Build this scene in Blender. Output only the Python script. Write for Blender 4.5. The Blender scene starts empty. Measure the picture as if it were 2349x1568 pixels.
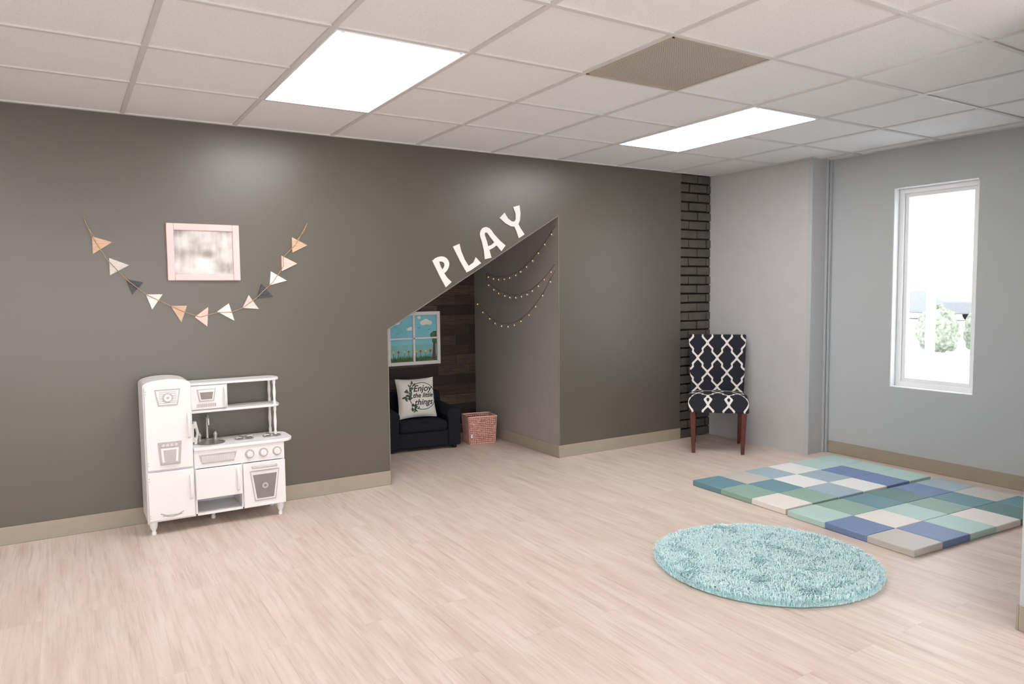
import bpy, bmesh, math, random
from mathutils import Vector, Matrix
random.seed(7)
scene=bpy.context.scene
try: scene.view_settings.view_transform='Standard'
except Exception: pass
H=2.392; T=0.6096; GY=-0.713; XR=4.413; XP=4.18; YP=-1.05
AX0=0.975; AX1=2.443; AZ0=1.097; AZ1=1.953; AD=1.40

def S(r,g,b):
    def c(v):
        v/=255.
        return v/12.92 if v<=0.04045 else ((v+0.055)/1.055)**2.4
    return (c(r),c(g),c(b),1)

class NT:
    def __init__(s,name):
        s.mat=bpy.data.materials.new(name); s.mat.use_nodes=True
        s.t=s.mat.node_tree; s.t.nodes.clear()
        s.out=s.t.nodes.new('ShaderNodeOutputMaterial')
    def n(s,typ,**k):
        x=s.t.nodes.new(typ)
        for a,b in k.items(): setattr(x,a,b)
        return x
    def l(s,a,b): s.t.links.new(a,b)
    def m(s,op,a,b=None,c=None):
        x=s.n('ShaderNodeMath',operation=op)
        for i,v in enumerate((a,b,c)):
            if v is None: continue
            if isinstance(v,(int,float)): x.inputs[i].default_value=v
            else: s.l(v,x.inputs[i])
        return x.outputs[0]
    def mix(s,f,a,b,mode='MIX'):
        x=s.n('ShaderNodeMix',data_type='RGBA',blend_type=mode)
        for i,v in ((0,f),(6,a),(7,b)):
            if isinstance(v,(int,float)): x.inputs[i].default_value=v
            elif isinstance(v,tuple): x.inputs[i].default_value=v
            else: s.l(v,x.inputs[i])
        return x.outputs[2]
    def coord(s): return s.n('ShaderNodeTexCoord').outputs['Object']
    def mapv(s,v,scale=(1,1,1),rot=(0,0,0),loc=(0,0,0)):
        x=s.n('ShaderNodeMapping'); s.l(v,x.inputs[0])
        x.inputs['Location'].default_value=loc;x.inputs['Rotation'].default_value=rot;x.inputs['Scale'].default_value=scale
        return x.outputs[0]
    def noise(s,v,scale,detail=3,rough=.5):
        x=s.n('ShaderNodeTexNoise'); s.l(v,x.inputs['Vector'])
        x.inputs['Scale'].default_value=scale;x.inputs['Detail'].default_value=detail;x.inputs['Roughness'].default_value=rough
        return x.outputs['Fac']
    def ramp(s,f,stops):
        x=s.n('ShaderNodeValToRGB'); s.l(f,x.inputs[0]); e=x.color_ramp.elements
        while len(e)<len(stops): e.new(.5)
        for i,(p,c) in enumerate(stops): e[i].position=p; e[i].color=c if isinstance(c,tuple) else (c,c,c,1)
        return x.outputs[0]
    def bsdf(s,col,rough=.5,metal=0,spec=.5,bump=None,bstr=.2,bdist=.01,emis=None,estr=0):
        b=s.n('ShaderNodeBsdfPrincipled')
        def st(nm,v):
            if isinstance(v,(int,float,tuple)): b.inputs[nm].default_value=v
            else: s.l(v,b.inputs[nm])
        st('Base Color',col);st('Roughness',rough);st('Metallic',metal);st('Specular IOR Level',spec)
        if bump is not None:
            bn=s.n('ShaderNodeBump');bn.inputs['Strength'].default_value=bstr;bn.inputs['Distance'].default_value=bdist
            s.l(bump,bn.inputs['Height']);s.l(bn.outputs[0],b.inputs['Normal'])
        if emis is not None: st('Emission Color',emis);b.inputs['Emission Strength'].default_value=estr
        s.l(b.outputs[0],s.out.inputs[0]);return b

def simple(name,col,rough=.5,metal=0,var=.06,scale=8,bump=0,bscale=200,spec=.5,emis=None,estr=0):
    k=NT(name);c=k.coord();f=k.noise(c,scale)
    lo=tuple(v*(1-var) for v in col[:3])+(1,); hi=tuple(min(1,v*(1+var)) for v in col[:3])+(1,)
    cc=k.ramp(f,[(.3,lo),(.7,hi)])
    k.bsdf(cc,rough,metal,spec,k.noise(c,bscale,2) if bump else None,bump,.002,emis,estr)
    return k.mat

# ---------------- materials
M={}
M['dark']=simple('dark_taupe_paint',S(91,85,75),.35,var=.03,scale=1.5,bump=.05,bscale=260,spec=.75)
M['gray']=simple('light_gray_paint',S(189,193,196),.5,var=.02,scale=1.5,bump=.05,bscale=260)
M['alc']=simple('alcove_gray_paint',S(158,152,148),.55,var=.02,bump=.05,bscale=260)
M['pocket']=simple('pocket_panel_gray',S(197,196,197),.5,var=.02,bump=.03,bscale=300)
M['base']=simple('olive_beige_vinyl',S(164,154,138),.45,var=.03)
M['white']=simple('white_lacquer',S(236,233,234),.35,var=.01)
M['vinyl']=simple('white_vinyl',S(240,241,242),.4,var=.01)
M['tbar']=simple('grid_bar_paint',S(214,212,211),.5,var=.01)
M['metal']=simple('brushed_steel',S(200,197,195),.35,.85,var=.08,scale=30)
M['silver']=simple('silver_print',S(186,181,179),.45,.1,var=.06,scale=20)
M['dkglass']=simple('smoky_window',S(136,129,127),.3,var=.1)
M['pink']=simple('pink_paint',S(243,206,204),.5,var=.03)
M['navy']=simple('black_navy_fabric',S(30,31,40),.85,var=.15,scale=60,bump=.3,bscale=900,spec=.2)
M['basket']=simple('pink_plastic',S(236,182,170),.45,var=.05)
M['cherry']=simple('cherry_wood',S(92,38,30),.35,var=.3,scale=25)
M['twine']=simple('jute_twine',S(176,150,120),.9,var=.2,scale=200)
M['wire']=simple('silver_wire',S(90,84,78),.4,.6)
M['bulb']=simple('warm_bulb',S(255,225,180),.4,emis=S(255,214,160),estr=2.0)
M['letter']=simple('white_letter_paint',S(240,238,235),.5,var=.01)
M['ink']=simple('black_ink',S(35,35,35),.8)
M['leaf']=simple('leaf_green_print',S(70,88,66),.8,var=.3,scale=60)
M['cushion']=simple('white_cotton',S(236,232,226),.9,var=.02,bump=.3,bscale=900)
M['cedge']=simple('matte_gray_edge',S(128,122,114),.5)

def wood(name,a,b,sc=30):
    k=NT(name);c=k.coord();f=k.noise(k.mapv(c,(3,3,18)),sc/6,5,.65)
    k.bsdf(k.ramp(f,[(.35,a),(.65,b)]),.7);return k.mat
M['ftan']=wood('tan_wood',S(200,164,140),S(220,186,162))
M['fwhite']=wood('whitewashed_wood',S(226,220,215),S(242,238,234))
M['fpink']=wood('blush_wood',S(232,192,182),S(242,208,198))
M['fdark']=wood('charcoal_wood',S(58,59,66),S(84,85,92))
M['fgray']=wood('pale_gray_wood',S(202,196,189),S(220,215,209))

# floor
k=NT('limed_wood_planks');c=k.coord()
cs=k.mapv(c,(1,1,1),(0,0,math.radians(90)))
br=k.n('ShaderNodeTexBrick');k.l(cs,br.inputs['Vector'])
br.offset=.37;br.inputs['Scale'].default_value=1;br.inputs['Brick Width'].default_value=1.22;br.inputs['Row Height'].default_value=.18
br.inputs['Mortar Size'].default_value=.0010;br.inputs['Mortar Smooth'].default_value=.3
br.inputs['Color1'].default_value=(0,0,0,1);br.inputs['Color2'].default_value=(1,1,1,1);br.inputs['Mortar'].default_value=(.5,.5,.5,1)
sep=k.n('ShaderNodeSeparateXYZ');k.l(c,sep.inputs[0])
def gcoord(sx,off,sy):
    q=k.n('ShaderNodeCombineXYZ')
    k.l(k.m('ADD',k.m('MULTIPLY',sep.outputs[0],sx),k.m('MULTIPLY',br.outputs['Color'],off)),q.inputs[0]);k.l(k.m('MULTIPLY',sep.outputs[1],sy),q.inputs[1]);return q.outputs[0]
g1=k.noise(gcoord(8,37,.9),1.6,6,.62)
g2=k.noise(gcoord(62,11,2.4),1.0,5,.65)
g3=k.noise(gcoord(30,5,1.6),1.0,4,.6)
col=k.ramp(g1,[(.28,S(200,180,168)),(.45,S(211,193,182)),(.60,S(219,203,193)),(.78,S(227,213,205))])
col=k.mix(k.m('MULTIPLY',k.ramp(g2,[(.36,1.0),(.50,0.0)]),.32),col,S(174,150,138))
col=k.mix(k.m('MULTIPLY',k.ramp(g3,[(.30,1.0),(.40,0.0)]),.42),col,S(160,134,121))
col=k.mix(k.m('MULTIPLY',br.outputs['Color'],.04),col,S(240,226,216))
col=k.mix(k.m('MULTIPLY',br.outputs['Fac'],.25),col,S(160,140,130))
k.bsdf(col,.40,spec=.5,bump=g2,bstr=.04,bdist=.002);M['floor']=k.mat
# ceiling tile
k=NT('mineral_fibre_tile');c=k.coord()
f=k.noise(c,140,3,.7);f2=k.noise(c,420,2,.6)
col=k.mix(k.ramp(f2,[(.36,1.0),(.44,0.0)]),S(239,240,241),S(214,213,212))
k.bsdf(col,.9,spec=.1,bump=f,bstr=.2,bdist=.002);M['tile']=k.mat
# vent perforated
k=NT('perforated_metal');c=k.coord()
s3=k.n('ShaderNodeSeparateXYZ');k.l(c,s3.inputs[0])
def cell(o): return k.m('SUBTRACT',k.m('FRACT',k.m('MULTIPLY',o,90)),.5)
a=cell(s3.outputs[0]);b=cell(s3.outputs[1])
d=k.m('SQRT',k.m('ADD',k.m('MULTIPLY',a,a),k.m('MULTIPLY',b,b)))
hole=k.m('LESS_THAN',d,.3)
k.bsdf(k.mix(hole,S(196,188,178),S(98,90,82)),.5,spec=.3);M['vent']=k.mat
# diffuser
k=NT('acrylic_diffuser');c=k.coord();s3=k.n('ShaderNodeSeparateXYZ');k.l(c,s3.inputs[0])
w=k.m('COSINE',k.m('MULTIPLY',s3.outputs[0],2*math.pi/.2))
e=k.n('ShaderNodeEmission');k.l(k.mix(k.m('MULTIPLY_ADD',w,.5,.5),(1,.965,.935,1),(1,.99,.975,1)),e.inputs[0])
k.l(k.m('MULTIPLY_ADD',w,1.0,14.0),e.inputs[1]);k.l(e.outputs[0],k.out.inputs[0]);M['diff']=k.mat
# dark wood mosaic
k=NT('reclaimed_wood_planks');c=k.coord();cs=k.mapv(c,(1,1,1),(math.radians(90),0,0))
br=k.n('ShaderNodeTexBrick');k.l(cs,br.inputs['Vector']);br.offset=.43
for nm,v in (('Scale',1),('Brick Width',.34),('Row Height',.095),('Mortar Size',.0015)): br.inputs[nm].default_value=v
br.inputs['Color1'].default_value=(0,0,0,1);br.inputs['Color2'].default_value=(1,1,1,1);br.inputs['Mortar'].default_value=(0,0,0,1)
g=k.noise(k.mapv(c,(2,1,26)),4,6,.7)
col=k.ramp(br.outputs['Color'],[(0,S(42,30,26)),(.35,S(64,48,42)),(.7,S(92,72,62)),(1,S(118,98,86))])
col=k.mix(k.ramp(g,[(.35,.75),(.7,0.)]),col,S(28,21,19));col=k.mix(br.outputs['Fac'],col,S(12,10,9))
k.bsdf(col,.7,bump=g,bstr=.3);M['mosaic']=k.mat
# quatrefoil fabric
k=NT('quatrefoil_fabric');c=k.coord();s3=k.n('ShaderNodeSeparateXYZ');k.l(c,s3.inputs[0])
wv,hv=.165,.215
X=k.m('DIVIDE',s3.outputs[0],wv);Y=k.m('DIVIDE',k.m('SUBTRACT',s3.outputs[2],s3.outputs[1]),hv)
def quat(ox,oy):
    au=k.m('MULTIPLY',k.m('ABSOLUTE',k.m('SUBTRACT',k.m('FRACT',k.m('ADD',X,ox)),.5)),wv)
    av=k.m('MULTIPLY',k.m('ABSOLUTE',k.m('SUBTRACT',k.m('FRACT',k.m('ADD',Y,oy)),.5)),hv)
    def L(p,q): return k.m('SQRT',k.m('ADD',k.m('MULTIPLY',p,p),k.m('MULTIPLY',q,q)))
    l1=k.m('SUBTRACT',L(k.m('SUBTRACT',au,.038),av),.030)
    l2=k.m('SUBTRACT',L(au,k.m('SUBTRACT',av,.058)),.031)
    l3=k.m('SUBTRACT',L(au,av),.048)
    return k.m('MINIMUM',k.m('MINIMUM',l1,l2),l3)
qa=quat(0,0);qb=quat(.5,.5)
blk=k.m('MULTIPLY',k.m('LESS_THAN',k.m('MINIMUM',qa,qb),.004),k.m('GREATER_THAN',k.m('ABSOLUTE',k.m('SUBTRACT',qa,qb)),.014))
wv_=k.noise(c,900,2)
k.bsdf(k.mix(blk,S(228,222,218),k.mix(wv_,S(26,27,34),S(52,54,62))),.9,spec=.2,bump=wv_,bstr=.3,bdist=.001);M['quat']=k.mat
# photo print
k=NT('faded_photograph');c=k.coord();f=k.noise(k.mapv(c,(1,1,1.6),(0,.5,0)),6,2,.4)
s3=k.n('ShaderNodeSeparateXYZ');k.l(c,s3.inputs[0])
dx=k.m('SUBTRACT',s3.outputs[0],.02);dz=k.m('ADD',s3.outputs[2],.01)
r=k.m('SQRT',k.m('ADD',k.m('MULTIPLY',dx,dx),k.m('MULTIPLY',k.m('MULTIPLY',dz,dz),3.5)))
f=k.m('MULTIPLY_ADD',k.noise(k.mapv(c,(1,1,.25)),26,3,.5),.35,k.m('MULTIPLY',f,.65))
col=k.ramp(f,[(.36,S(150,144,140)),(.48,S(196,191,187)),(.60,S(228,224,220))])
col=k.mix(k.m('MULTIPLY',k.ramp(r,[(.02,1.),(.07,0.)]),.7),col,S(112,98,90))
k.bsdf(col,.25,spec=.6);M['photo']=k.mat
# bush
M['bush']=simple('shrub_leaves',S(134,140,124),.9,var=.5,scale=14)
M['ground']=simple('pale_concrete',S(225,225,225),.9,var=.04,scale=.6)
M['car']=simple('dark_car_paint',S(118,120,124),.3)
M['siding']=simple('pale_siding',S(205,208,212),.8)
M['roof']=simple('gray_shingle',S(172,172,174),.9,var=.1)
M['tire']=simple('black_rubber',S(50,50,50),.8)
k=NT('window_glass');tr=k.n('ShaderNodeBsdfTransparent');gl=k.n('ShaderNodeBsdfGlossy');gl.inputs['Roughness'].default_value=.02
mx=k.n('ShaderNodeMixShader');mx.inputs[0].default_value=.05;k.l(tr.outputs[0],mx.inputs[1]);k.l(gl.outputs[0],mx.inputs[2]);k.l(mx.outputs[0],k.out.inputs[0]);M['glass']=k.mat

# ---------------- mesh builder
class MB:
    def __init__(s): s.v=[];s.f=[];s.m=[]
    def add(s,V,F,mi=0):
        o=len(s.v);s.v+=[tuple(p) for p in V];s.f+=[tuple(i+o for i in f) for f in F];s.m+=[mi]*len(F);return s
    def box(s,x0,x1,y0,y1,z0,z1,mi=0):
        V=[(x,y,z) for z in (z0,z1) for y in (y0,y1) for x in (x0,x1)]
        return s.add(V,[(0,2,3,1),(4,5,7,6),(0,1,5,4),(1,3,7,5),(3,2,6,7),(2,0,4,6)],mi)
    def prism(s,poly,axis,a0,a1,mi=0):
        def P(p,a): return {'y':(p[0],a,p[1]),'x':(a,p[0],p[1]),'z':(p[0],p[1],a)}[axis]
        n=len(poly);V=[P(p,a0) for p in poly]+[P(p,a1) for p in poly]
        F=[tuple(range(n)),tuple(range(2*n-1,n-1,-1))]+[(i,(i+1)%n,(i+1)%n+n,i+n) for i in range(n)]
        return s.add(V,F,mi)
    def lathe(s,prof,c=(0,0,0),axis='z',n=24,mi=0):
        V=[];F=[]
        for (r,h) in prof:
            for i in range(n):
                a=2*math.pi*i/n;p=(r*math.cos(a),r*math.sin(a),h)
                if axis=='y': p=(p[0],p[2],p[1])
                if axis=='x': p=(p[2],p[0],p[1])
                V.append((c[0]+p[0],c[1]+p[1],c[2]+p[2]))
        for j in range(len(prof)-1):
            for i in range(n): F.append((j*n+i,j*n+(i+1)%n,(j+1)*n+(i+1)%n,(j+1)*n+i))
        F.append(tuple(range(n)));F.append(tuple(range((len(prof)-1)*n,len(prof)*n)))
        return s.add(V,F,mi)
    def cyl(s,c,r,h,axis='z',n=24,r2=None,mi=0): return s.lathe([(r,0),(r if r2 is None else r2,h)],c,axis,n,mi)
    def tube(s,pts,r,n=8,mi=0):
        V=[];F=[];pts=[Vector(p) for p in pts];N=len(pts);up=None
        for j,p in enumerate(pts):
            t=(pts[min(j+1,N-1)]-pts[max(j-1,0)]).normalized()
            if up is None: up=Vector((0,0,1)) if abs(t.z)<.9 else Vector((1,0,0))
            a=t.cross(up).normalized();b=a.cross(t).normalized();up=b
            for i in range(n):
                q=2*math.pi*i/n;V.append(p+r*(math.cos(q)*a+math.sin(q)*b))
        for j in range(N-1):
            for i in range(n): F.append((j*n+i,j*n+(i+1)%n,(j+1)*n+(i+1)%n,(j+1)*n+i))
        F.append(tuple(range(n)));F.append(tuple(range((N-1)*n,N*n)))
        return s.add(V,F,mi)
    def ball(s,c,rx,ry=None,rz=None,n=12,mi=0):
        ry=ry or rx;rz=rz or rx
        prof=[(max(math.sin(math.pi*j/n),1e-4),-math.cos(math.pi*j/n)) for j in range(n+1)]
        V=[];F=[];q=n*2
        for r,h in prof:
            for i in range(q):
                a=2*math.pi*i/q;V.append((c[0]+rx*r*math.cos(a),c[1]+ry*r*math.sin(a),c[2]+rz*h))
        for j in range(n):
            for i in range(q): F.append((j*q+i,j*q+(i+1)%q,(j+1)*q+(i+1)%q,(j+1)*q+i))
        return s.add(V,F,mi)

def build(mb,name,mats,parent=None,loc=None,rot=None,bevel=0,seg=2,label=None,recalc=True,sharp=35):
    me=bpy.data.meshes.new(name);me.from_pydata(mb.v,[],mb.f)
    if not isinstance(mats,(list,tuple)): mats=[mats]
    for m in mats: me.materials.append(m)
    for p,mi in zip(me.polygons,mb.m): p.material_index=mi;p.use_smooth=True
    if recalc:
        bm=bmesh.new();bm.from_mesh(me);bmesh.ops.recalc_face_normals(bm,faces=bm.faces);bm.to_mesh(me);bm.free()
    me.set_sharp_from_angle(angle=math.radians(sharp))
    ob=bpy.data.objects.new(name,me);scene.collection.objects.link(ob)
    if parent: ob.parent=parent
    if loc: ob.location=loc
    if rot: ob.rotation_euler=rot
    if bevel:
        b=ob.modifiers.new('bevel','BEVEL');b.width=bevel;b.segments=seg;b.limit_method='ANGLE';b.angle_limit=math.radians(40)
    if label: ob['label']=label
    return ob
def thing(ob,label,cat,group=None):
    ob['label']=label;ob['category']=cat
    if group: ob['group']=group
    return ob
def empty(name,loc,rot=0,label='',cat='',group=None):
    e=bpy.data.objects.new(name,None);e.empty_display_size=.1;scene.collection.objects.link(e)
    e.location=loc;e.rotation_euler=(0,0,rot);return thing(e,label,cat,group)
def struct(ob): ob['kind']='structure';return ob
def text_mesh(body,size,shear=0,offset=0):
    cu=bpy.data.curves.new('t','FONT');cu.body=body;cu.size=size;cu.shear=shear;cu.offset=offset;cu.align_x='CENTER';cu.align_y='CENTER'
    o=bpy.data.objects.new('t',cu);scene.collection.objects.link(o)
    dg=bpy.context.evaluated_depsgraph_get();me=bpy.data.meshes.new_from_object(o.evaluated_get(dg))
    V=[tuple(v.co) for v in me.vertices];F=[tuple(p.vertices) for p in me.polygons]
    bpy.data.objects.remove(o);bpy.data.curves.remove(cu);bpy.data.meshes.remove(me);return V,F

# ---------------- room shell
XL=-4.0;YB=-7.4
b=MB();b.box(XL,XR+.12,YB,AD+.1,-.05,0);struct(build(b,'floor',M['floor']))
b=MB();b.box(XL,XR+.12,YB,.12,H+.004,H+.06);struct(build(b,'ceiling',M['tile']))
b=MB()
poly=[(XL,0),(AX0,0),(AX0,AZ0),(AX1,AZ1),(AX1,0),(3.79,0),(3.79,H+.01),(XL,H+.01)]
b.prism(poly,'y',0,.10);struct(build(b,'wall_back',M['dark'],bevel=.004))
b=MB();b.box(XL-.1,XL,YB,.1,0,H+.01);struct(build(b,'wall_west',M['gray']))
b=MB();b.box(XL,XR+.14,YB-.1,YB,0,H+.01);struct(build(b,'wall_south',M['gray']))
b=MB();b.box(AX0-.05,AX0,.10,AD,0,AZ0+.05);struct(build(b,'wall_alcove_west',M['alc']))
b=MB();b.box(AX1,AX1+.05,.10,AD,0,AZ1+.1);b.box(AX1-.001,AX1+.001,.004,.1,0,AZ1-.002);struct(build(b,'wall_alcove_east',M['alc']))
b=MB();b.box(AX0-.05,AX1+.05,AD,AD+.05,0,AZ1+.15);struct(build(b,'wall_alcove_back',M['mosaic']))
b=MB();b.prism([(AX0,AZ0),(AX1,AZ1),(AX1,AZ1+.04),(AX0,AZ0+.04)],'y',.10,AD);struct(build(b,'ceiling_alcove',M['alc']))
b=MB()
for p,q in (((AX0,0.0),(AX0,AZ0)),((AX0,AZ0),(AX1,AZ1)),((AX1,AZ1),(AX1,0.0))):
    b.tube([(p[0],-.001,p[1]),(q[0],-.001,q[1])],.004,8)
struct(build(b,'trim_1',M['cedge']))
# brick
M['brick']=simple('painted_brick',S(86,80,74),.45,var=.16,scale=12,bump=.6,bscale=70)
M['mortar']=simple('painted_mortar',S(40,37,34),.8,var=.2,scale=40)
b=MB();b.box(3.79,XP+.05,.045,.09,0,H+.01,1)
rh=H/29.
for j in range(29):
    x=3.79-(.11 if j%2 else .0)+random.uniform(-.004,.004)
    while x<XP:
        x0=max(x+.006,3.792);x1=min(x+.216,XP-.001)
        if x1-x0>.01:
            dy=random.uniform(-.004,.004);b.box(x0,x1,.014+dy,.05,j*rh+.007+random.uniform(-.002,.002),(j+1)*rh-.007,0)
        x+=.225
struct(build(b,'wall_brick',[M['brick'],M['mortar']],bevel=.004))
# pocket panel
b=MB();b.box(XP,XR+.06,YP,.03,0,H+.01);struct(build(b,'wall_pocket',M['pocket'],bevel=.003))
b=MB()
b.box(XP-.004,XP+.028,YP-.006,YP+.03,0,H)
b.box(XR-.055,XR-.040,YP-.016,YP,0,H);b.box(XR-.028,XR-.002,YP-.028,YP,0,H)
struct(build(b,'trim_2',M['gray'],bevel=.002))
b=MB();b.box(XP-.003,XP,YP,.0,0.0,.012);b.box(XP-.006,XP,YP+.0,.0,H-.016,H);struct(build(b,'trim_3',M['pocket']))
# window wall
WY0,WY1,WZ0,WZ1=-2.19,-1.59,.60,2.10
b=MB()
b.box(XR,XR+.14,WY1,YP+.06,0,H+.01);b.box(XR,XR+.14,YB,WY0,0,H+.01)
b.box(XR,XR+.14,WY0,WY1,0,WZ0);b.box(XR,XR+.14,WY0,WY1,WZ1,H+.01)
struct(build(b,'wall_east',M['gray']))
b=MB();t=.006
b.box(XR-.001,XR+.14,WY1-t,WY1,WZ0,WZ1);b.box(XR-.001,XR+.14,WY0,WY0+t,WZ0,WZ1);b.box(XR-.001,XR+.14,WY0,WY1,WZ1-t,WZ1);b.box(XR-.001,XR+.14,WY0,WY1,WZ0,WZ0+t)
def ring(y0,y1,z0,z1,w,x0,x1):
    b.box(x0,x1,y0,y0+w,z0,z1);b.box(x0,x1,y1-w,y1,z0,z1);b.box(x0,x1,y0+w,y1-w,z0,z0+w);b.box(x0,x1,y0+w,y1-w,z1-w,z1)
ring(WY0+t,WY1-t,WZ0+t,WZ1-t,.035,XR+.06,XR+.135)
ring(WY0+t+.035,WY1-t-.035,WZ0+t+.035,WZ1-t-.035,.028,XR+.08,XR+.12)
b.box(XR+.098,XR+.101,WY0+.06,WY1-.06,WZ0+.06,WZ1-.06,1)
struct(build(b,'window_1',[M['vinyl'],M['glass']],bevel=.002))
# near partition wall
NX,NY=2.205,-3.45
b=MB();b.box(NX,XR,NY-.14,NY,0,H+.01);struct(build(b,'wall_partition',M['gray']))
# baseboards
bh=.10;bt=.008
b=MB();b.box(XL,AX0,-bt,0,0,bh);struct(build(b,'baseboard_back',M['base'],bevel=.003))
b=MB();b.box(AX1-bt,3.79,-bt,0,0,bh);struct(build(b,'baseboard_back_east',M['base'],bevel=.003))
b=MB();b.box(AX1-bt,AX1-.001,0,AD,0,bh);struct(build(b,'baseboard_alcove',M['base'],bevel=.003))
b=MB();b.box(XR-bt,XR,NY,YP-.03,0,bh);struct(build(b,'baseboard_east',M['base'],bevel=.003))
b=MB();b.box(NX-bt,NX,NY-.148,NY,0,bh);b.box(NX-bt,XR,NY-.148,NY-.14,0,bh);b.box(NX-bt,XR-bt,NY,NY+bt,0,bh);struct(build(b,'baseboard_partition',M['base'],bevel=.003))
# ceiling grid bars + wall angle, interrupted at the 2x4 fixtures
FIX=[(0,0),(4,0),(-4,0),(0,7),(4,7),(-4,7)]   # (column, first row)
b=MB()
for i in range(-6,8):
    x=i*T
    if XL<x<XR: b.box(x-.012,x+.012,YB,0,H-.003,H+.005)
for j in range(0,12):
    y=GY-j*T
    if y<YB: break
    cuts=sorted(c_ for c_,r_ in FIX if r_+1==j)
    xs=XL
    for c_ in cuts:
        b.box(xs,c_*T-.012,y-.012,y+.012,H-.0035,H+.005);xs=(c_+1)*T+.012
    b.box(xs,XR,y-.012,y+.012,H-.0035,H+.005)
b.box(XL,XR,-.022,0,H-.004,H+.005);b.box(XR-.022,XR,YB,YP,H-.004,H+.005);b.box(XP-.022,XP,YP-.02,0,H-.004,H+.005);b.box(XP-.02,XR,YP-.022,YP,H-.004,H+.005)
struct(build(b,'trim_4',M['tbar']))
# ceiling vent
cx,cy=2.5*T,GY-2.5*T
e=empty('ceiling_vent',(cx,cy,H),0,'perforated beige metal return air vent in ceiling grid','vent')
h=T/2-.012
b=MB();b.box(-h,h,-h,h,-.004,.003);build(b,'grille',M['vent'],e)
b=MB();b.box(-h-.002,h+.002,-h-.002,-h+.010,-.006,.0);b.box(-h-.002,h+.002,h-.010,h+.002,-.006,.0);b.box(-h-.002,-h+.010,-h,h,-.006,.0);b.box(h-.010,h+.002,-h,h,-.006,.0);build(b,'vent_frame',simple('beige_metal',S(176,166,154),.5),e)
b=MB();b.lathe([(.006,-.006),(.008,-.004)],n=12);build(b,'screw',M['silver'],e)
# troffers
def troffer(c,row):
    cx=(c+.5)*T;cy=GY-row*T-T
    e=empty('ceiling_light',(cx,cy,H),0,'recessed rectangular fluorescent ceiling light with white diffuser','ceiling light','recessed ceiling lights')
    hx,hy=T/2-.012,T-.012
    b=MB();w=.008
    b.box(-hx,-hx+w,-hy,hy,-.006,.003);b.box(hx-w,hx,-hy,hy,-.006,.003);b.box(-hx+w,hx-w,-hy,-hy+w,-.006,.003);b.box(-hx+w,hx-w,hy-w,hy,-.006,.003)
    for sx in (-1,1): b.box(sx*(hx-.03)-.008,sx*(hx-.03)+.008,-hy-.004,-hy+.008,-.010,-.004)
    build(b,'light_frame',M['vinyl'],e,bevel=.001)
    b=MB();b.box(-hx+w,hx-w,-hy+w,hy-w,-.004,.002);build(b,'diffuser',M['diff'],e)
for c_,r_ in FIX: troffer(c_,r_)

# ---------------- play kitchen (local x = world+0.20)
K=empty('play_kitchen',(-.205,0,0),0,'white wooden toy play kitchen with refrigerator standing against wall','toy kitchen')
YF=-.29
def arch(x0,x1,z0,zs,zt,n=16):
    P=[(x0,z0),(x1,z0)];cx=(x0+x1)/2;hw=(x1-x0)/2
    for i in range(n+1):
        a=math.pi*i/n;P.append((cx+hw*math.cos(a),zs+(zt-zs)*math.sin(a)**.8 if 0<i<n else zs))
    return P
F0,F1=-.39,-.140
b=MB();b.prism(arch(F0,F1,.075,.842,.882),'y',YF,-.02);fr=build(b,'refrigerator',M['white'],K,bevel=.004)
b=MB();b.prism(arch(F0+.006,F1-.004,.372,.838,.875),'y',YF-.018,YF-.001);fd=build(b,'refrigerator_door',M['white'],K,bevel=.005)
b=MB();b.box(F0+.006,F1-.004,YF-.018,YF-.001,.085,.362);fd2=build(b,'freezer_door',M['white'],K,bevel=.005)
def handle(parent,x,z0,z1,y,mat=M['white']):
    b=MB()
    pts=[(x,y,z0),(x,y-.016,z0+.005)]+[(x,y-.022-.006*math.sin(math.pi*i/6),z0+.012+(z1-z0-.024)*i/6) for i in range(7)]+[(x,y-.016,z1-.005),(x,y,z1)]
    b.tube(pts,.0075,10)
    return build(b,'handle',mat,parent,label=None)
handle(fd,F1-.022,.545,.680,YF-.018);handle(fd2,F1-.022,.19,.325,YF-.018)
def trap(cx,z0,z1,w0,w1): return [(cx-w0,z0),(cx+w0,z0),(cx+w1,z1),(cx-w1,z1)]
b=MB();cx=(F0+F1)/2
b.prism(trap(cx,.735,.828,.050,.066),'y',YF-.021,YF-.017,0);b.prism(trap(cx,.742,.821,.045,.060),'y',YF-.022,YF-.018,1)
for i in range(7): b.box(cx-.045,cx+.045,YF-.0228,YF-.018,.750+i*.010,.753+i*.010,0)
b.cyl((cx,YF-.026,.78),.027,.006,'y',24,mi=0);b.cyl((cx,YF-.0275,.78),.020,.003,'y',24,mi=1);b.cyl((cx,YF-.029,.78),.007,.003,'y',16,mi=0)
build(b,'badge',[M['silver'],M['white']],fd)
b=MB();b.prism(trap(cx,.400,.530,.052,.062),'y',YF-.021,YF-.017,0);b.prism(trap(cx,.408,.495,.040,.046),'y',YF-.0225,YF-.017,1);b.prism(trap(cx,.418,.485,.028,.034),'y',YF-.024,YF-.017,0)
b.prism(trap(cx,.408,.416,.045,.045),'y',YF-.034,YF-.02,0)
for i in range(4): b.cyl((cx-.033+i*.022,YF-.026,.512),.008,.006,'y',14,mi=2)
build(b,'water_dispenser',[M['silver'],M['white'],M['metal']],fd)
b=MB();b.tube([(cx-.06,YF-.018,.125),(cx-.03,YF-.0195,.112),(cx+.03,YF-.0195,.112),(cx+.06,YF-.018,.125)],.0035,6);b.tube([(cx-.05,YF-.018,.112),(cx,YF-.0195,.102),(cx+.05,YF-.018,.112)],.003,6);build(b,'vent_mark',M['silver'],fd2)
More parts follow.
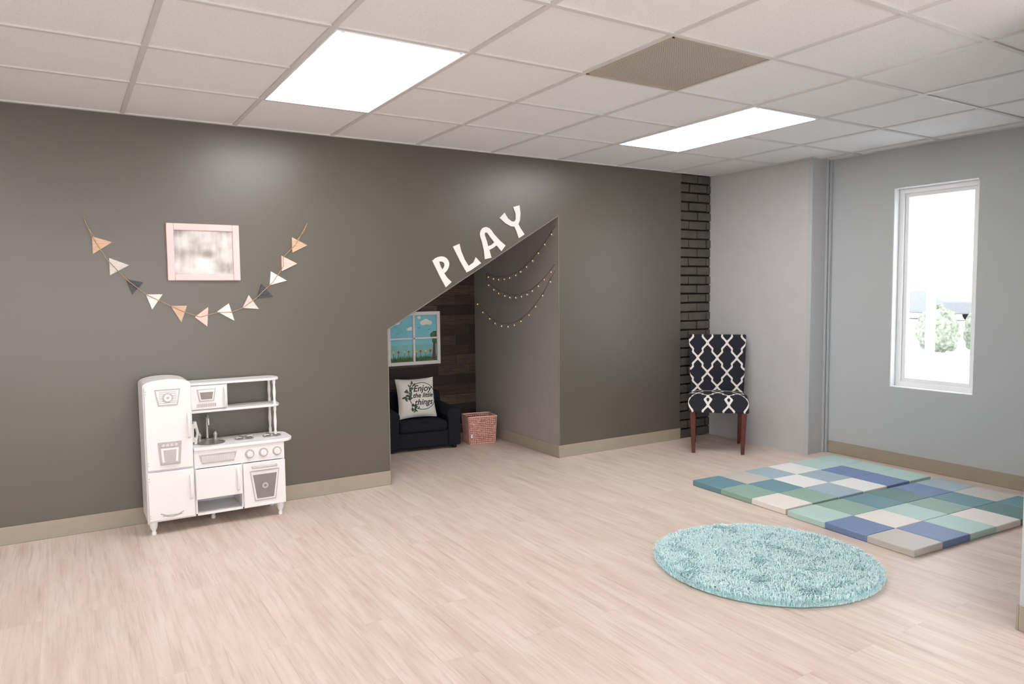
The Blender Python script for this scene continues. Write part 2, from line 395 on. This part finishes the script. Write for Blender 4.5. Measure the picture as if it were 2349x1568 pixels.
for z in (.33,.315,.12,.105,.42,.405,.82,.805):
    b=MB();b.cyl((F0+.014,YF-.0195,z),.003,.002,'y',8);build(b,'screw',M['silver'],fd if z>.37 else fd2)
# base cabinet carcass
C0,C1=F1,.372
b=MB()
b.box(C0,C0+.012,YF,-.02,.075,.455);b.box(C1-.012,C1,YF,-.02,.075,.455);b.box(.118,.130,YF,-.02,.075,.355)
b.box(C0,C1,YF,-.02,.075,.089);b.box(C0,C1,-.03,-.02,.075,.455);b.box(C0,.13,YF+.01,-.02,.170,.180);b.box(C0,C1,YF-.004,YF+.01,.352,.455)
build(b,'cabinet_body',M['white'],K,bevel=.002)
b=MB();b.box(C0+.004,.122,YF-.016,YF-.001,.172,.349);cd=build(b,'cabinet_door',M['white'],K,bevel=.004);handle(cd,.095,.20,.325,YF-.016)
b=MB();b.box(.126,C1,YF-.016,YF-.001,.080,.349);od=build(b,'oven_door',M['white'],K,bevel=.004)
b=MB();oc=(.126+C1)/2
b.prism(trap(oc,.115,.300,.062,.086),'y',YF-.020,YF-.015,0);b.prism(trap(oc,.122,.293,.057,.080),'y',YF-.0215,YF-.016,1);b.prism(trap(oc,.130,.275,.049,.070),'y',YF-.023,YF-.016,2)
b.cyl((oc,YF-.025,.205),.018,.004,'y',20,mi=0);b.cyl((oc,YF-.0265,.205),.008,.003,'y',16,mi=2)
build(b,'oven_window',[M['silver'],M['white'],M['dkglass']],od)
b=MB();b.tube([(oc-.07,YF-.016,.322),(oc-.07,YF-.036,.322),(oc+.07,YF-.036,.322),(oc+.07,YF-.016,.322)],.006,10);build(b,'handle',M['metal'],od,label='metal oven handle')
b=MB();b.prism(trap((C0+.122)/2,.375,.430,.088,.104),'y',YF-.008,YF-.003,0)
for i in range(26): b.box(-.097+i*.007,-.094+i*.007,YF-.0095,YF-.004,.384,.421,1)
build(b,'vent_grille',[M['silver'],M['white']],K)
for kx in (.168,.248,.328):
    b=MB();b.lathe([(.027,-.004),(.027,-.010)],(kx,YF,.403),'y',24,0);b.lathe([(.019,-.010),(.017,-.026)],(kx,YF,.403),'y',24,1);b.box(kx-.004,kx+.004,YF-.032,YF-.024,.388,.418,1)
    build(b,'knob',[M['silver'],M['white']],K,bevel=.001)
P=[(C0,-.02),(C0,-.305)]
P+=[(.34,-.305)]
for i in range(9):
    a=-math.pi/2+math.pi/2*i/8;P.append((.36+.075*math.cos(a),-.215+.09*math.sin(a)))
P+=[(.435,-.12)]
for i in range(1,9):
    a=math.pi/2*i/8;P.append((.345+.09*math.cos(a),-.10+.08*math.sin(a)))
b=MB();b.prism(P,'z',.455,.474);wt=build(b,'worktop',M['white'],K,bevel=.004)
b=MB();b.lathe([(.074,.4745),(.078,.478),(.070,.479),(.060,.4765),(.035,.4755),(.004,.475)],(-.025,-.18,0),'z',32)
sk=build(b,'sink',M['metal'],K)
b=MB();b.lathe([(.014,.474),(.014,.482),(.009,.486)],(-.03,-.075,0),'z',16)
b.tube([(-.03,-.075,.482),(-.03,-.075,.60)]+[(-.03,-.075-.03+.03*math.cos(math.pi*i/8),.60+.03*math.sin(math.pi*i/8)) for i in range(1,9)]+[(-.03,-.135,.575)],.008,12)
build(b,'faucet',M['metal'],K)
for x in (-.075,.015):
    b=MB();b.lathe([(.012,.474),(.010,.49),(.014,.505),(.008,.52),(.004,.524)],(x,-.075,0),'z',14);build(b,'tap',M['metal'],K)
for x,y in ((.165,-.17),(.33,-.17)):
    b=MB()
    b.lathe([(.055,.474),(.055,.479),(.046,.480),(.046,.477),(.034,.477),(.034,.481),(.024,.481),(.024,.477),(.012,.477),(.010,.484),(.002,.485)],(x,y,0),'z',28)
    for q in range(4):
        a=q*math.pi/2+.4;b.tube([(x+.02*math.cos(a),y+.02*math.sin(a),.486),(x+.058*math.cos(a),y+.058*math.sin(a),.486)],.003,6)
    build(b,'burner',M['metal'],K)
b=MB();b.box(F1+.001,F1+.02,-.20,-.15,.49,.60);b.box(F1+.018,F1+.036,-.196,-.154,.57,.61);b.box(F1+.018,F1+.036,-.196,-.154,.475,.515);b.tube([(F1+.030,-.175,.49),(F1+.042,-.175,.54),(F1+.030,-.175,.60)],.009,8)
build(b,'telephone',simple('pale_gray_plastic',S(215,210,208),.3),K,bevel=.004)
def shelf(z0,z1,nm):
    x1=.350;P=[(C0,-.02),(C0,-.20),(x1-.01,-.20)]
    for i in range(1,9):
        a=-math.pi/2+math.pi*i/9;P.append((x1-.01+.05*math.cos(a),-.11+.09*math.sin(a)))
    P+=[(x1-.01,-.02)]
    b=MB();b.prism(P,'z',z0,z1);return build(b,nm,M['white'],K,bevel=.003)
shelf(.660,.674,'shelf');shelf(.824,.838,'top_shelf')
for z0,z1 in ((.474,.660),(.674,.824)):
    h=z1-z0
    for y in (-.175,-.04):
        b=MB();b.lathe([(.009,z0),(.009,z0+.12*h),(.0065,z0+.2*h),(.010,z0+.5*h),(.0065,z0+.8*h),(.009,z0+.88*h),(.009,z1)],(.352,y,0),'z',14);build(b,'post',M['white'],K)
b=MB();b.box(C0,.075,-.185,-.02,.674,.824);mw=build(b,'microwave',M['white'],K,bevel=.003)
b=MB();b.box(C0+.004,.072,-.200,-.186,.680,.819);md=build(b,'microwave_door',M['white'],mw,bevel=.004)
b=MB();mc=-.045
b.prism(trap(mc,.727,.800,.040,.052),'y',-.204,-.199,0);b.prism(trap(mc,.733,.795,.035,.046),'y',-.2055,-.2,1);b.prism(trap(mc,.740,.782,.030,.037),'y',-.207,-.2,2)
for i in range(11): b.box(mc-.055+i*.010,mc-.049+i*.010,-.203,-.199,.694,.714,0)
build(b,'microwave_window',[M['silver'],M['white'],M['dkglass']],mw)
handle(mw,.058,.69,.805,-.200)
for x,y in ((F0+.03,-.265),(.345,-.265),(F0+.03,-.045),(.345,-.045),(-.02,-.12)):
    b=MB();b.lathe([(.012,0),(.014,.012),(.010,.022),(.020,.045),(.022,.066),(.018,.0755)],(x,y,0),'z',18);build(b,'leg',M['white'],K)

# ---------------- picture frame
e=empty('picture_frame',(-.203,-.0,1.611),0,'pale pink picture frame with faded photograph on dark wall','picture frame')
def frame_ring(b,hw,hz,w,y0,y1,mi=0):
    b.box(-hw,-hw+w,y0,y1,-hz,hz,mi);b.box(hw-w,hw,y0,y1,-hz,hz,mi);b.box(-hw+w,hw-w,y0,y1,-hz,-hz+w,mi);b.box(-hw+w,hw-w,y0,y1,hz-w,hz,mi)
b=MB();frame_ring(b,.206,.170,.040,-.022,-.0015);build(b,'frame',M['pink'],e,bevel=.004)
b=MB();b.box(-.168,.168,-.010,-.002,-.132,.132);build(b,'photograph',M['photo'],e)
# ---------------- bunting garland
cm=lambda p:(p[0]/100.,p[1]/100.)
flags=[([(-79,169),(-69,166),(-79,159)],'ftan'),([(-71,157),(-61,153),(-71,147)],'fgray'),([(-63,145),(-54,143),(-60,136)],'fdark'),([(-53,136),(-44,136),(-50,127)],'fwhite'),
([(-40,129),(-31,129),(-34.5,119)],'ftan'),([(-27,122),(-19,128),(-20,116)],'fpink'),([(-14,125),(-7,130),(-4,119)],'fwhite'),([(1,127),(5,135),(11,126)],'fgray'),
([(10,133),(13,142),(20,134)],'fdark'),([(18,141),(19,150),(29,144)],'fwhite'),([(26,160),(36,155),(26,150)],'fpink'),([(33,172),(43,167),(33,162)],'ftan')]
G=empty('bunting_garland',(-.2,0,1.5),0,'garland of small painted wooden triangles strung on twine','garland')
for f,m in flags:
    b=MB();b.prism([(cm(p)[0]+.2,cm(p)[1]-1.5) for p in f],'y',-.010,-.0005);build(b,'flag',M[m],G,bevel=.001)
tw=[(-82,177.5),(-79,169),(-72,156),(-63,145),(-53,136),(-40,129),(-32,125),(-24,122),(-14,124.5),(-6,124.5),(1,127),(10,133.5),(14,137.5),(20,143),(27,153),(27,159),(35,167),(38,172),(42,179)]
b=MB();b.tube([(p[0]/100+.2,-.012,p[1]/100-1.5) for p in tw],.0024,6)
b.tube([(-.82+.2,-.004,.275),(-.825+.2,-.004,.30),(-.815+.2,-.006,.255),(-.78+.2,-.012,.19)],.002,6);b.tube([(.42+.2,-.004,.29),(.435+.2,-.004,.315),(.41+.2,-.008,.26),(.36+.2,-.012,.20)],.002,6)
build(b,'twine',M['twine'],G)
for x,z in ((-.62,.275),(.62,.29)):
    b=MB();b.lathe([(.0025,-.014),(.0012,-.013),(.0012,-.0001)],(x,0,z),'y',8);build(b,'nail',M['silver'],G)

# ---------------- PLAY letters
dv=Vector((.864,0,.503));nv=Vector((-.503,0,.864));O=Vector((.97,0,1.095))
def stroke(b,pts,ws,dy=0):
    L=[];R=[]
    for i,p in enumerate(pts):
        a=Vector(pts[min(i+1,len(pts)-1)])-Vector(pts[max(i-1,0)]);a=Vector((a[0],a[1])).normalized();n=Vector((-a.y,a.x))
        L.append((p[0]+n.x*ws[i]/2,p[1]+n.y*ws[i]/2));R.append((p[0]-n.x*ws[i]/2,p[1]-n.y*ws[i]/2))
    V=[];n=len(pts)
    for y in (-.008-dy,-.001): V+= [(q[0],y,q[1]) for q in L]+[(q[0],y,q[1]) for q in R]
    F=[]
    for i in range(n-1):
        F+=[(i,i+1,n+i+1,n+i),(2*n+i,3*n+i,3*n+i+1,2*n+i+1),(i,2*n+i,2*n+i+1,i+1),(n+i,n+i+1,3*n+i+1,3*n+i)]
    F+=[(0,n,3*n,2*n),(n-1,3*n-1,4*n-1,2*n-1)]
    b.add(V,F)
def arcp(cx,cy,rx,ry,a0,a1,n=14): return [(cx+rx*math.cos(math.radians(a0+(a1-a0)*i/n)),cy+ry*math.sin(math.radians(a0+(a1-a0)*i/n))) for i in range(n+1)]
L={}
L['P']=(.605,[([(-.026,0),(-.034,.05),(-.036,.10),(-.033,.15),(-.026,.212)],[.060,.046,.040,.040,.050]),(arcp(-.024,.152,.066,.048,100,-100),[.034,.034,.035,.036,.038,.040,.040,.040,.040,.038,.036,.034,.032,.030,.028])])
L['L']=(.815,[([(-.034,.215),(-.042,.16),(-.046,.09),(-.042,.02)],[.058,.044,.038,.042]),([(-.060,.022),(-.02,.016),(.03,.018),(.072,.030)],[.040,.036,.038,.062])])
L['A']=(1.045,[([(-.078,0),(-.058,.06),(-.040,.13)]+arcp(0,.155,.036,.042,165,15,8)+[(.040,.13),(.058,.06),(.078,0)],[.058,.046,.040]+[.040]*9+[.040,.046,.058]),([(-.056,.066),(0,.060),(.056,.066)],[.030,.026,.030])])
L['Y']=(1.315,[([(-.074,.220),(-.060,.165),(-.034,.125),(0,.105)],[.060,.044,.038,.040]),([(.074,.220),(.060,.165),(.034,.125),(0,.105)],[.060,.044,.038,.040]),([(0,.118),(0,.06),(0,0)],[.040,.042,.060])])
for ch in 'PLAY':
    s0,sts=L[ch];b=MB()
    for q,(pts,ws) in enumerate(sts): stroke(b,pts,ws,.0004*q)
    o=build(b,'wall_letter',M['letter'])
    o.location=O+dv*s0+nv*.028;o.rotation_euler=(0,-math.atan2(.503,.864),0)
    thing(o,'white painted letter %s mounted above sloped alcove edge'%ch,'letter','letters spelling play')

# ---------------- alcove window picture
pc=(1.79,AD,.935)
e=empty('wall_picture',pc,0,'white framed toy window with painted sunny garden scene','picture')
b=MB();frame_ring(b,.265,.245,.032,-.03,-.002);b.box(-.010,.010,-.026,-.004,-.215,.215);b.box(-.235,.235,-.026,-.004,-.008,.008);build(b,'frame',M['white'],e,bevel=.002)
sky=simple('painted_sky',S(135,205,220),.7,var=.08,scale=5);cl=simple('painted_cloud',S(240,240,238),.7);gr=simple('painted_grass',S(74,110,66),.7,var=.4,scale=60)
tr=simple('painted_trunk',S(92,72,52),.7,var=.3,scale=40);su=simple('painted_sun',S(238,190,120),.7);re=simple('painted_petal_red',S(200,90,80),.7);ye=simple('painted_petal_yellow',S(235,205,110),.7);se=simple('painted_water',S(138,195,195),.7)
b=MB();b.box(-.24,.24,-.006,-.002,-.22,.22,0);b.box(-.24,.24,-.0068,-.005,-.2,-.06,7)
for x,z,r in ((-.16,.15,.03),(.10,.14,.03),(.13,.15,.036),(.165,.14,.028),(-.02,.09,.024),(-.045,.085,.018),(.005,.085,.018),(.06,.19,.02)): b.ball((x,-.0065,z),r,.002,r*.75,8,1)
b.ball((-.20,-.0065,.18),.035,.002,.035,8,4)
b.box(-.24,.24,-.0085,-.005,-.22,-.185,2)
for i in range(70):
    x=-.235+.47*i/69;hh=random.uniform(.01,.035);b.prism([(x-.004,-.19),(x+.004,-.19),(x+random.uniform(-.004,.004),-.185+hh)],'y',-.0088,-.006,2)
for i,x in enumerate((-.20,-.15,-.09,-.05,.03,.07,.12,.17)):
    b.box(x-.0015,x+.0015,-.009,-.006,-.19,-.125,2);b.ball((x,-.009,-.122),.011,.0018,.011,6,5 if i%2 else 6)
b.prism([(.19,-.2),(.225,-.2),(.22,0),(.235,.06),(.20,.06),(.205,0)],'y',-.0095,-.006,3)
for x,z,r in ((.205,.02,.035),(.23,.0,.03),(.22,-.03,.03)): b.ball((x,-.009,z),r,.0015,r,8,2)
for x,z in ((.06,.09),(.16,.075),(-.16,.04)): b.tube([(x-.014,-.008,z+.006),(x,-.008,z),(x+.014,-.008,z+.006)],.0015,5,3)
build(b,'painting',[sky,cl,gr,tr,su,re,ye,se],e)

# ---------------- child armchair
A=empty('armchair',(1.66,1.10,0),math.radians(-7),'small black fabric child armchair inside alcove','armchair')
b=MB();b.box(-.34,.34,-.25,.26,.03,.17);build(b,'base',M['navy'],A,bevel=.02,seg=3)
b=MB();b.box(-.215,.215,-.27,.14,.165,.255);build(b,'seat_cushion',M['navy'],A,bevel=.03,seg=4)
def armprof(cx):
    P=[(cx-.055,.03),(cx+.055,.03),(cx+.055,.27)]
    P+=[(cx+.068*math.cos(math.radians(a)),.305+.06*math.sin(math.radians(a))) for a in range(-20,201,20)]+[(cx-.055,.27)]
    return P
for s_ in (-1,1):
    b=MB();b.prism(armprof(s_*.275),'y',-.265,.25);build(b,'armrest',M['navy'],A,bevel=.012,seg=3)
b=MB();P=[(.10,.16),(.27,.16),(.29,.40)]+[(.235+.055*math.cos(math.radians(a)),.42+.04*math.sin(math.radians(a))) for a in range(0,181,20)]+[(.13,.25)]
b.prism([(p[0],p[1]) for p in P],'x',-.30,.30);build(b,'backrest',M['navy'],A,bevel=.02,seg=3)
for x in (-.29,.29):
    for y in (-.21,.21):
        b=MB();b.lathe([(.018,0),(.024,.035)],(x,y,0),'z',14);build(b,'leg',M['ink'],A)
# cushion with lettering
Q=empty('throw_pillow',(1.655,1.02,.259),math.radians(-4),'white square pillow with wreath and black script lettering','pillow')
HS=.178
def ph(u,v):
    a=max(0,1-abs(u)**2.6)*max(0,1-abs(v)**2.6);return .055*a**.5
def pp(u,v,side):
    su=u*(1-.07*(1-v*v)*abs(u));sv=v*(1-.07*(1-u*u)*abs(v))
    return (HS*su,side*ph(u,v),HS*sv+HS)
b=MB();n=24;V=[];F=[]
for side in (-1,1):
    o=len(V)
    for j in range(n+1):
        for i in range(n+1): V.append(pp(-1+2*i/n,-1+2*j/n,side))
    for j in range(n):
        for i in range(n):
            a=o+j*(n+1)+i;F.append((a,a+1,a+n+2,a+n+1))
b.add(V,F);pl=build(b,'cushion_cover',M['cushion'],Q,sharp=80)
Q.rotation_euler=(math.radians(-14),0,math.radians(-4))
def onp(x,z,off=.0015):
    u=max(-.97,min(.97,x/HS));v=max(-.97,min(.97,z/HS));return (x,-ph(u/(1-.03),v/(1-.03))-off,z+HS)
b=MB()
for body,sz,x0,z0 in (('Enjoy',.078,.045,.075),('the little',.056,.045,.015),('things',.072,.045,-.045)):
    V,F=text_mesh(body,sz,.35,.0012);b.add([onp(v[0]+x0,v[1]+z0) for v in V],F)
build(b,'lettering',M['ink'],Q,recalc=False,label='black script words enjoy the little things')
b=MB();b.tube([onp(.045+.125*math.cos(2*math.pi*i/48),.01+.118*math.sin(2*math.pi*i/48)) for i in range(49)],.0026,6,0)
for i in range(34):
    a=math.radians(random.uniform(120,250));rr=random.uniform(.11,.17);x=.045+rr*math.cos(a);z=.01+.95*rr*math.sin(a);x=max(-.15,x)
    th=random.uniform(0,math.pi);l=random.uniform(.014,.024);w=l*.38
    V=[];
    for t_ in range(8):
        q=2*math.pi*t_/8;px,pz=l*math.cos(q),w*math.sin(q);V.append(onp(x+px*math.cos(th)-pz*math.sin(th),z+px*math.sin(th)+pz*math.cos(th),.002))
    b.add(V,[tuple(range(8))],1)
build(b,'wreath',[M['ink'],M['leaf']],Q,recalc=False)

# ---------------- basket
B=empty('storage_basket',(2.215,.93,0),math.radians(-12),'pink plastic woven storage basket on floor beside armchair','basket')
def grid_side(b,p00,p10,p01,p11,nx,nz,skip=None):
    V=[];F=[]
    for j in range(nz+1):
        for i in range(nx+1):
            s_,t_=i/nx,j/nz
            a=Vector(p00).lerp(Vector(p10),s_);c_=Vector(p01).lerp(Vector(p11),s_);V.append(a.lerp(c_,t_))
    for j in range(nz):
        for i in range(nx):
            if skip and skip(i/nx,(i+1)/nx,j/nz,(j+1)/nz): continue
            a=j*(nx+1)+i;F.append((a,a+1,a+nx+2,a+nx+1))
    b.add(V,F)
bw,bd,tw_,td=.116,.095,.130,.107;bz,tz=.008,.245
b=MB();sk=lambda a0,a1,c0,c1:(a0>.32 and a1<.68 and c0>.72 and c1<.92)
cb=[(-bw,-bd,bz),(bw,-bd,bz),(bw,bd,bz),(-bw,bd,bz)];ct=[(-tw_,-td,tz),(tw_,-td,tz),(tw_,td,tz),(-tw_,td,tz)]
for i in range(4):
    j=(i+1)%4;grid_side(b,cb[i],cb[j],ct[i],ct[j],14 if i%2==0 else 11,14,sk if i%2==0 else None)
o=build(b,'basket_wall',M['basket'],B,recalc=False);w=o.modifiers.new('w','WIREFRAME');w.thickness=.0115;w.use_even_offset=False
b=MB();b.box(-bw,bw,-bd,bd,.0,.012);build(b,'basket_bottom',M['basket'],B,bevel=.003)
b=MB();z=tz;r_=.007;b.tube([(-tw_,-td,z),(tw_,-td,z)],r_);b.tube([(tw_,-td,z),(tw_,td,z)],r_);b.tube([(tw_,td,z),(-tw_,td,z)],r_);b.tube([(-tw_,td,z),(-tw_,-td,z)],r_)
for x in (-tw_,tw_):
    for y in (-td,td): b.ball((x,y,z),r_,n=6)
b.tube([(-.04,-td-.001,.230),(-.04,-td+.002,.195),(.04,-td+.002,.195),(.04,-td-.001,.230)],.005)
build(b,'rim',M['basket'],B)
b=MB();b.box(-.112,-.096,-bd-.016,-bd-.012,.06,.095);build(b,'tag',M['white'],B)

# ---------------- string lights
SL=empty('string_lights',(AX1,.6,1.5),0,'strands of small star fairy lights hung on alcove wall','string lights')
def cat(p,q,sag,n=24): return [(-.008,p[0]+(q[0]-p[0])*i/n-.6,p[1]+(q[1]-p[1])*i/n-sag*4*(i/n)*(1-i/n)-1.5) for i in range(n+1)]
str_=[cat((.03,1.88),(1.15,1.53),.17),cat((.04,1.57),(1.15,1.47),.19),cat((.04,1.52),(1.385,1.31),.34)]
b=MB()
for s_ in str_: b.tube(s_,.0013,5)
b.tube([(-.008,1.15-.6,.03),(-.008,1.15-.6,-.03)],.0013,5)
build(b,'wire',M['wire'],SL)
star=[(math.cos(math.pi/2+i*math.pi/5)*(.015 if i%2==0 else .007),math.sin(math.pi/2+i*math.pi/5)*(.015 if i%2==0 else .007)) for i in range(10)]
sb=None
M['star']=simple('clear_star',S(170,155,138),.3)
for s_ in str_:
    for i in range(1,24,2):
        p=s_[i]
        if sb is None:
            b=MB();b.prism([(y,z-.026) for y,z in star],'x',-.003,.003,0);b.ball((0,0,-.026),.0055,n=6,mi=1);b.tube([(0,0,0),(0,0,-.014)],.0015,5,2)
            sb=build(b,'bulb',[M['star'],M['bulb'],M['wire']],SL);sb.location=p
        else:
            o=sb.copy();scene.collection.objects.link(o);o.parent=SL;o.location=p
            o.rotation_euler=(random.uniform(-.4,.4),0,0)

# ---------------- chair
CH=empty('dining_chair',(3.755,-.475,0),math.radians(-46),'upholstered dining chair with black and white quatrefoil fabric','chair')
b=MB();V=[];F=[]
prof=[(-.245,.345),(-.235,.41),(-.22,.455),(-.16,.480),(0,.492),(.17,.480),(.22,.455),(.22,.345)]
nx=12
for i in range(nx+1):
    u=-1+2*i/nx;x=.242*u;drop=.028*abs(u)**4
    for (y,z) in prof: V.append((x,y*(1 if abs(u)<.9 else .985),z-(drop if z>.4 else 0)))
m_=len(prof)
for i in range(nx):
    for j in range(m_): F.append((i*m_+j,i*m_+(j+1)%m_,(i+1)*m_+(j+1)%m_,(i+1)*m_+j))
F.append(tuple(range(m_)));F.append(tuple(range(nx*m_,(nx+1)*m_)));b.add(V,F)
build(b,'seat',M['quat'],CH,bevel=.012,seg=3)
b=MB();V=[];F=[];N=14
for j in range(N+1):
    t_=j/N;z=.40+.560*t_;yc=.20+.075*t_**1.4;th=.045-.01*t_
    hw=.222+.022*t_
    for (sx,sy) in ((-1,-1),(1,-1),(1,1),(-1,1)): V.append((sx*hw,yc+sy*th/2*1.0,z))
for j in range(N):
    for i in range(4): F.append((j*4+i,j*4+(i+1)%4,(j+1)*4+(i+1)%4,(j+1)*4+i))
F.append((0,1,2,3));F.append(tuple(N*4+i for i in range(4)));b.add(V,F)
build(b,'backrest',M['quat'],CH,bevel=.012,seg=3)
for x,y,bx,by in ((-.205,-.205,-.195,-.200),(.205,-.205,.195,-.200),(-.20,.20,-.19,.245),(.20,.20,.19,.245)):
    b=MB();a=.022;c_=.014
    V=[(x-a,y-a,.36),(x+a,y-a,.36),(x+a,y+a,.36),(x-a,y+a,.36),(bx-c_,by-c_,0),(bx+c_,by-c_,0),(bx+c_,by+c_,0),(bx-c_,by+c_,0)]
    b.add(V,[(0,1,2,3),(7,6,5,4),(0,4,5,1),(1,5,6,2),(2,6,7,3),(3,7,4,0)]);build(b,'leg',M['cherry'],CH,bevel=.003)

# ---------------- mats
mc={'T':S(104,144,156),'G':S(142,172,160),'C':S(232,226,220),'B':S(112,134,174),'M':S(180,208,203),'W':S(232,232,232),'E':S(196,191,184),'N':S(100,134,132),'S':S(160,180,190)}
mm={k_:simple('vinyl_'+k_,v_,.45,var=.02,bump=.1,bscale=600) for k_,v_ in mc.items()};keys=list(mm)
def mat_(loc,rot,rows,label):
    b=MB();pw=.248;pd=.262
    for j,row in enumerate(rows):
        for i,ch in enumerate(row):
            g=.0015;x0,x1=i*pw+(.002 if i%2==0 else g*.3),(i+1)*pw-(.002 if i%2 else g*.3);y1,y0=-j*pd,-(j+1)*pd
            b.box(x0,x1,y0+g*.3,y1-g*.3,.0,.038,keys.index(ch))
    o=build(b,'play_mat',[mm[k_] for k_ in keys],None,loc,(0,0,rot),bevel=.005,seg=2)
    return thing(o,label,'play mat','folding patchwork play mats')
mat_((2.715,-1.205,0),math.radians(-2.4),['TESWMM','GTWSBM','CGSWBM'],'folding vinyl patchwork mat in pastel greens near window wall')
mat_((2.670,-2.012,0),math.radians(-3.2),['MGTNBS','BCMGTE','EBMCNT'],'folding vinyl patchwork mat with blue and beige squares')

# ---------------- rug
RG=empty('round_rug',(1.955,-2.43,0),0,'round fluffy turquoise shag rug on wood floor','rug')
RR=.535
b=MB();b.lathe([(RR-.02,0),(RR-.01,.006),(RR-.03,.012),(.01,.012)],n=64);M['rugb']=simple('turquoise_backing',S(172,222,225),.9);build(b,'rug_backing',M['rugb'],RG)
b=MB();V=[];F=[]
from mathutils import noise as nz
N=26000
for i in range(N):
    r_=RR*math.sqrt(random.random());a=random.uniform(0,2*math.pi);x,y=r_*math.cos(a),r_*math.sin(a)
    ang=nz.noise(Vector((x*9,y*9,0)))*4+random.uniform(-1.8,1.8);l=random.uniform(.010,.026);h_=random.uniform(.016,.030)*(1+.35*nz.noise(Vector((x*18,y*18,3))))
    dx,dy=math.cos(ang),math.sin(ang);w_=.0022
    px,py=-dy*w_,dx*w_
    if r_>RR-.03: dx,dy=math.cos(a),math.sin(a);l*=.8;h_*=.7
    o=len(V)
    V+=[(x-px,y-py,.010),(x+px,y+py,.010),(x+dx*l*.35-px,y+dy*l*.35-py,.010+h_*.8),(x+dx*l*.35+px,y+dy*l*.35+py,.010+h_*.8),(x+dx*l,y+dy*l,.010+h_*.85)]
    F+=[(o,o+1,o+3,o+2),(o+2,o+3,o+4)]
b.add(V,F)
k=NT('turquoise_shag');c=k.coord();f=k.noise(c,12,3);f2=k.noise(c,160,2)
k.bsdf(k.mix(k.m('MULTIPLY',f2,.6),k.ramp(f,[(.3,S(202,236,239)),(.7,S(216,242,245))]),S(230,247,249)),.9,spec=.1);M['shag']=k.mat
o=build(b,'pile',M['shag'],RG,recalc=False,sharp=180);o['kind']='stuff'

# ---------------- outside
b=MB();b.box(XR+.14,120,-60,80,-.2,-.1);struct(build(b,'ground',M['ground']))
def shrub(loc,r,h):
    b=MB();b.ball((0,0,h/2),r,r,h/2,n=20)
    V=[]
    for v in b.v:
        q=Vector(v);d_=nz.noise(q*6+Vector(loc));V.append(tuple(Vector((0,0,h/2))+(q-Vector((0,0,h/2)))*(1+.22*d_+random.uniform(-.05,.05))))
    b.v=V;thing(build(b,'shrub',M['bush'],None,loc,sharp=10),'rounded leafy garden shrub outside the window','shrub','shrubs outside window')
shrub((14.9,3.6,-.1),.40,1.05);shrub((15.9,3.1,-.1),.42,1.0)
b=MB();b.box(0,.18,-6,6,0,.12);thing(build(b,'planter_curb',M['siding'],None,(14.2,3.3,-.1)),'pale concrete curb edging the planting bed outside','curb')
b=MB();b.box(-.05,.05,-.05,.05,0,2.4);b.box(-.08,.08,-.08,.08,0,.12);thing(build(b,'porch_post',M['siding'],None,(10.0,1.12,-.1),bevel=.008),'white square porch post outside the window','post')
b=MB();b.box(8.5,10.4,-8,12,2.5,2.56);b.box(9.95,10.05,-8,12,2.3,2.5);thing(build(b,'porch_roof',M['vinyl']),'white flat porch roof outside the window','roof')
e=empty('house',(46,20,-.1),math.radians(-30),'pale house with gray shingle roof across the lot','house')
b=MB();b.box(-3,3,-9,9,0,2.0);build(b,'house_wall',M['siding'],e)
b=MB();b.prism([(-3.5,1.9),(3.5,1.9),(0,3.0)],'y',-9.5,9.5);build(b,'roof',M['roof'],e)
e=empty('car',(33.0,13.4,-.1),math.radians(60),'dark parked car across the lot','car')
P=[(-2.1,.3),(2.1,.3),(2.15,.75),(1.3,.9),(.6,1.35),(-1.1,1.38),(-1.7,.95),(-2.15,.85)]
b=MB();b.prism(P,'y',-.85,.85);build(b,'car_body',M['car'],e,bevel=.06)
for x in (-1.3,1.3):
    for y in (-.9,.72): b=MB();b.cyl((x,y,.32),.32,.18,'y',20);build(b,'wheel',M['tire'],e)

# ---------------- world & lights
w=bpy.data.worlds.new('World');scene.world=w;w.use_nodes=True
nt=w.node_tree;bg=nt.nodes['Background'];bg.inputs[0].default_value=(.90,.95,1,1);bg.inputs[1].default_value=5.0
def area(name,loc,target,sx,sy,pw,col,portal=False):
    d=bpy.data.lights.new(name,'AREA');d.shape='RECTANGLE';d.size=sx;d.size_y=sy;d.energy=pw;d.color=col
    if portal: d.cycles.is_portal=True
    o=bpy.data.objects.new(name,d);scene.collection.objects.link(o);o.location=loc
    o.rotation_euler=(Vector(target)-Vector(loc)).to_track_quat('-Z','Y').to_euler();return o
area('window_portal',(XR+.15,-1.89,1.35),(0,-1.89,1.35),.6,1.5,1,(1,1,1),True)
area('rear_fill_lamp',(-.6,-7.2,1.2),(-.3,-2.5,2.2),4.5,1.8,118,(1,.995,.99))  # added fill lamp behind the camera to brighten the ceiling, no window there

t,p,r=.55375,.06874,-.01033
Fv=Vector((math.sin(t)*math.cos(p),math.cos(t)*math.cos(p),-math.sin(p)));rt=Vector((math.cos(t),-math.sin(t),0));up=rt.cross(Fv)
c_,s_=math.cos(r),math.sin(r);R=c_*rt+s_*up;U=-s_*rt+c_*up
cam=bpy.data.cameras.new('camera');co=bpy.data.objects.new('camera',cam);scene.collection.objects.link(co)
m=Matrix((R,U,-Fv)).transposed().to_4x4();m.translation=Vector((-.95045,-4.76959,1.35203));co.matrix_world=m
cam.sensor_width=36;cam.sensor_fit='HORIZONTAL';cam.lens=1665.09/2349*36;cam.clip_end=500
scene.camera=co
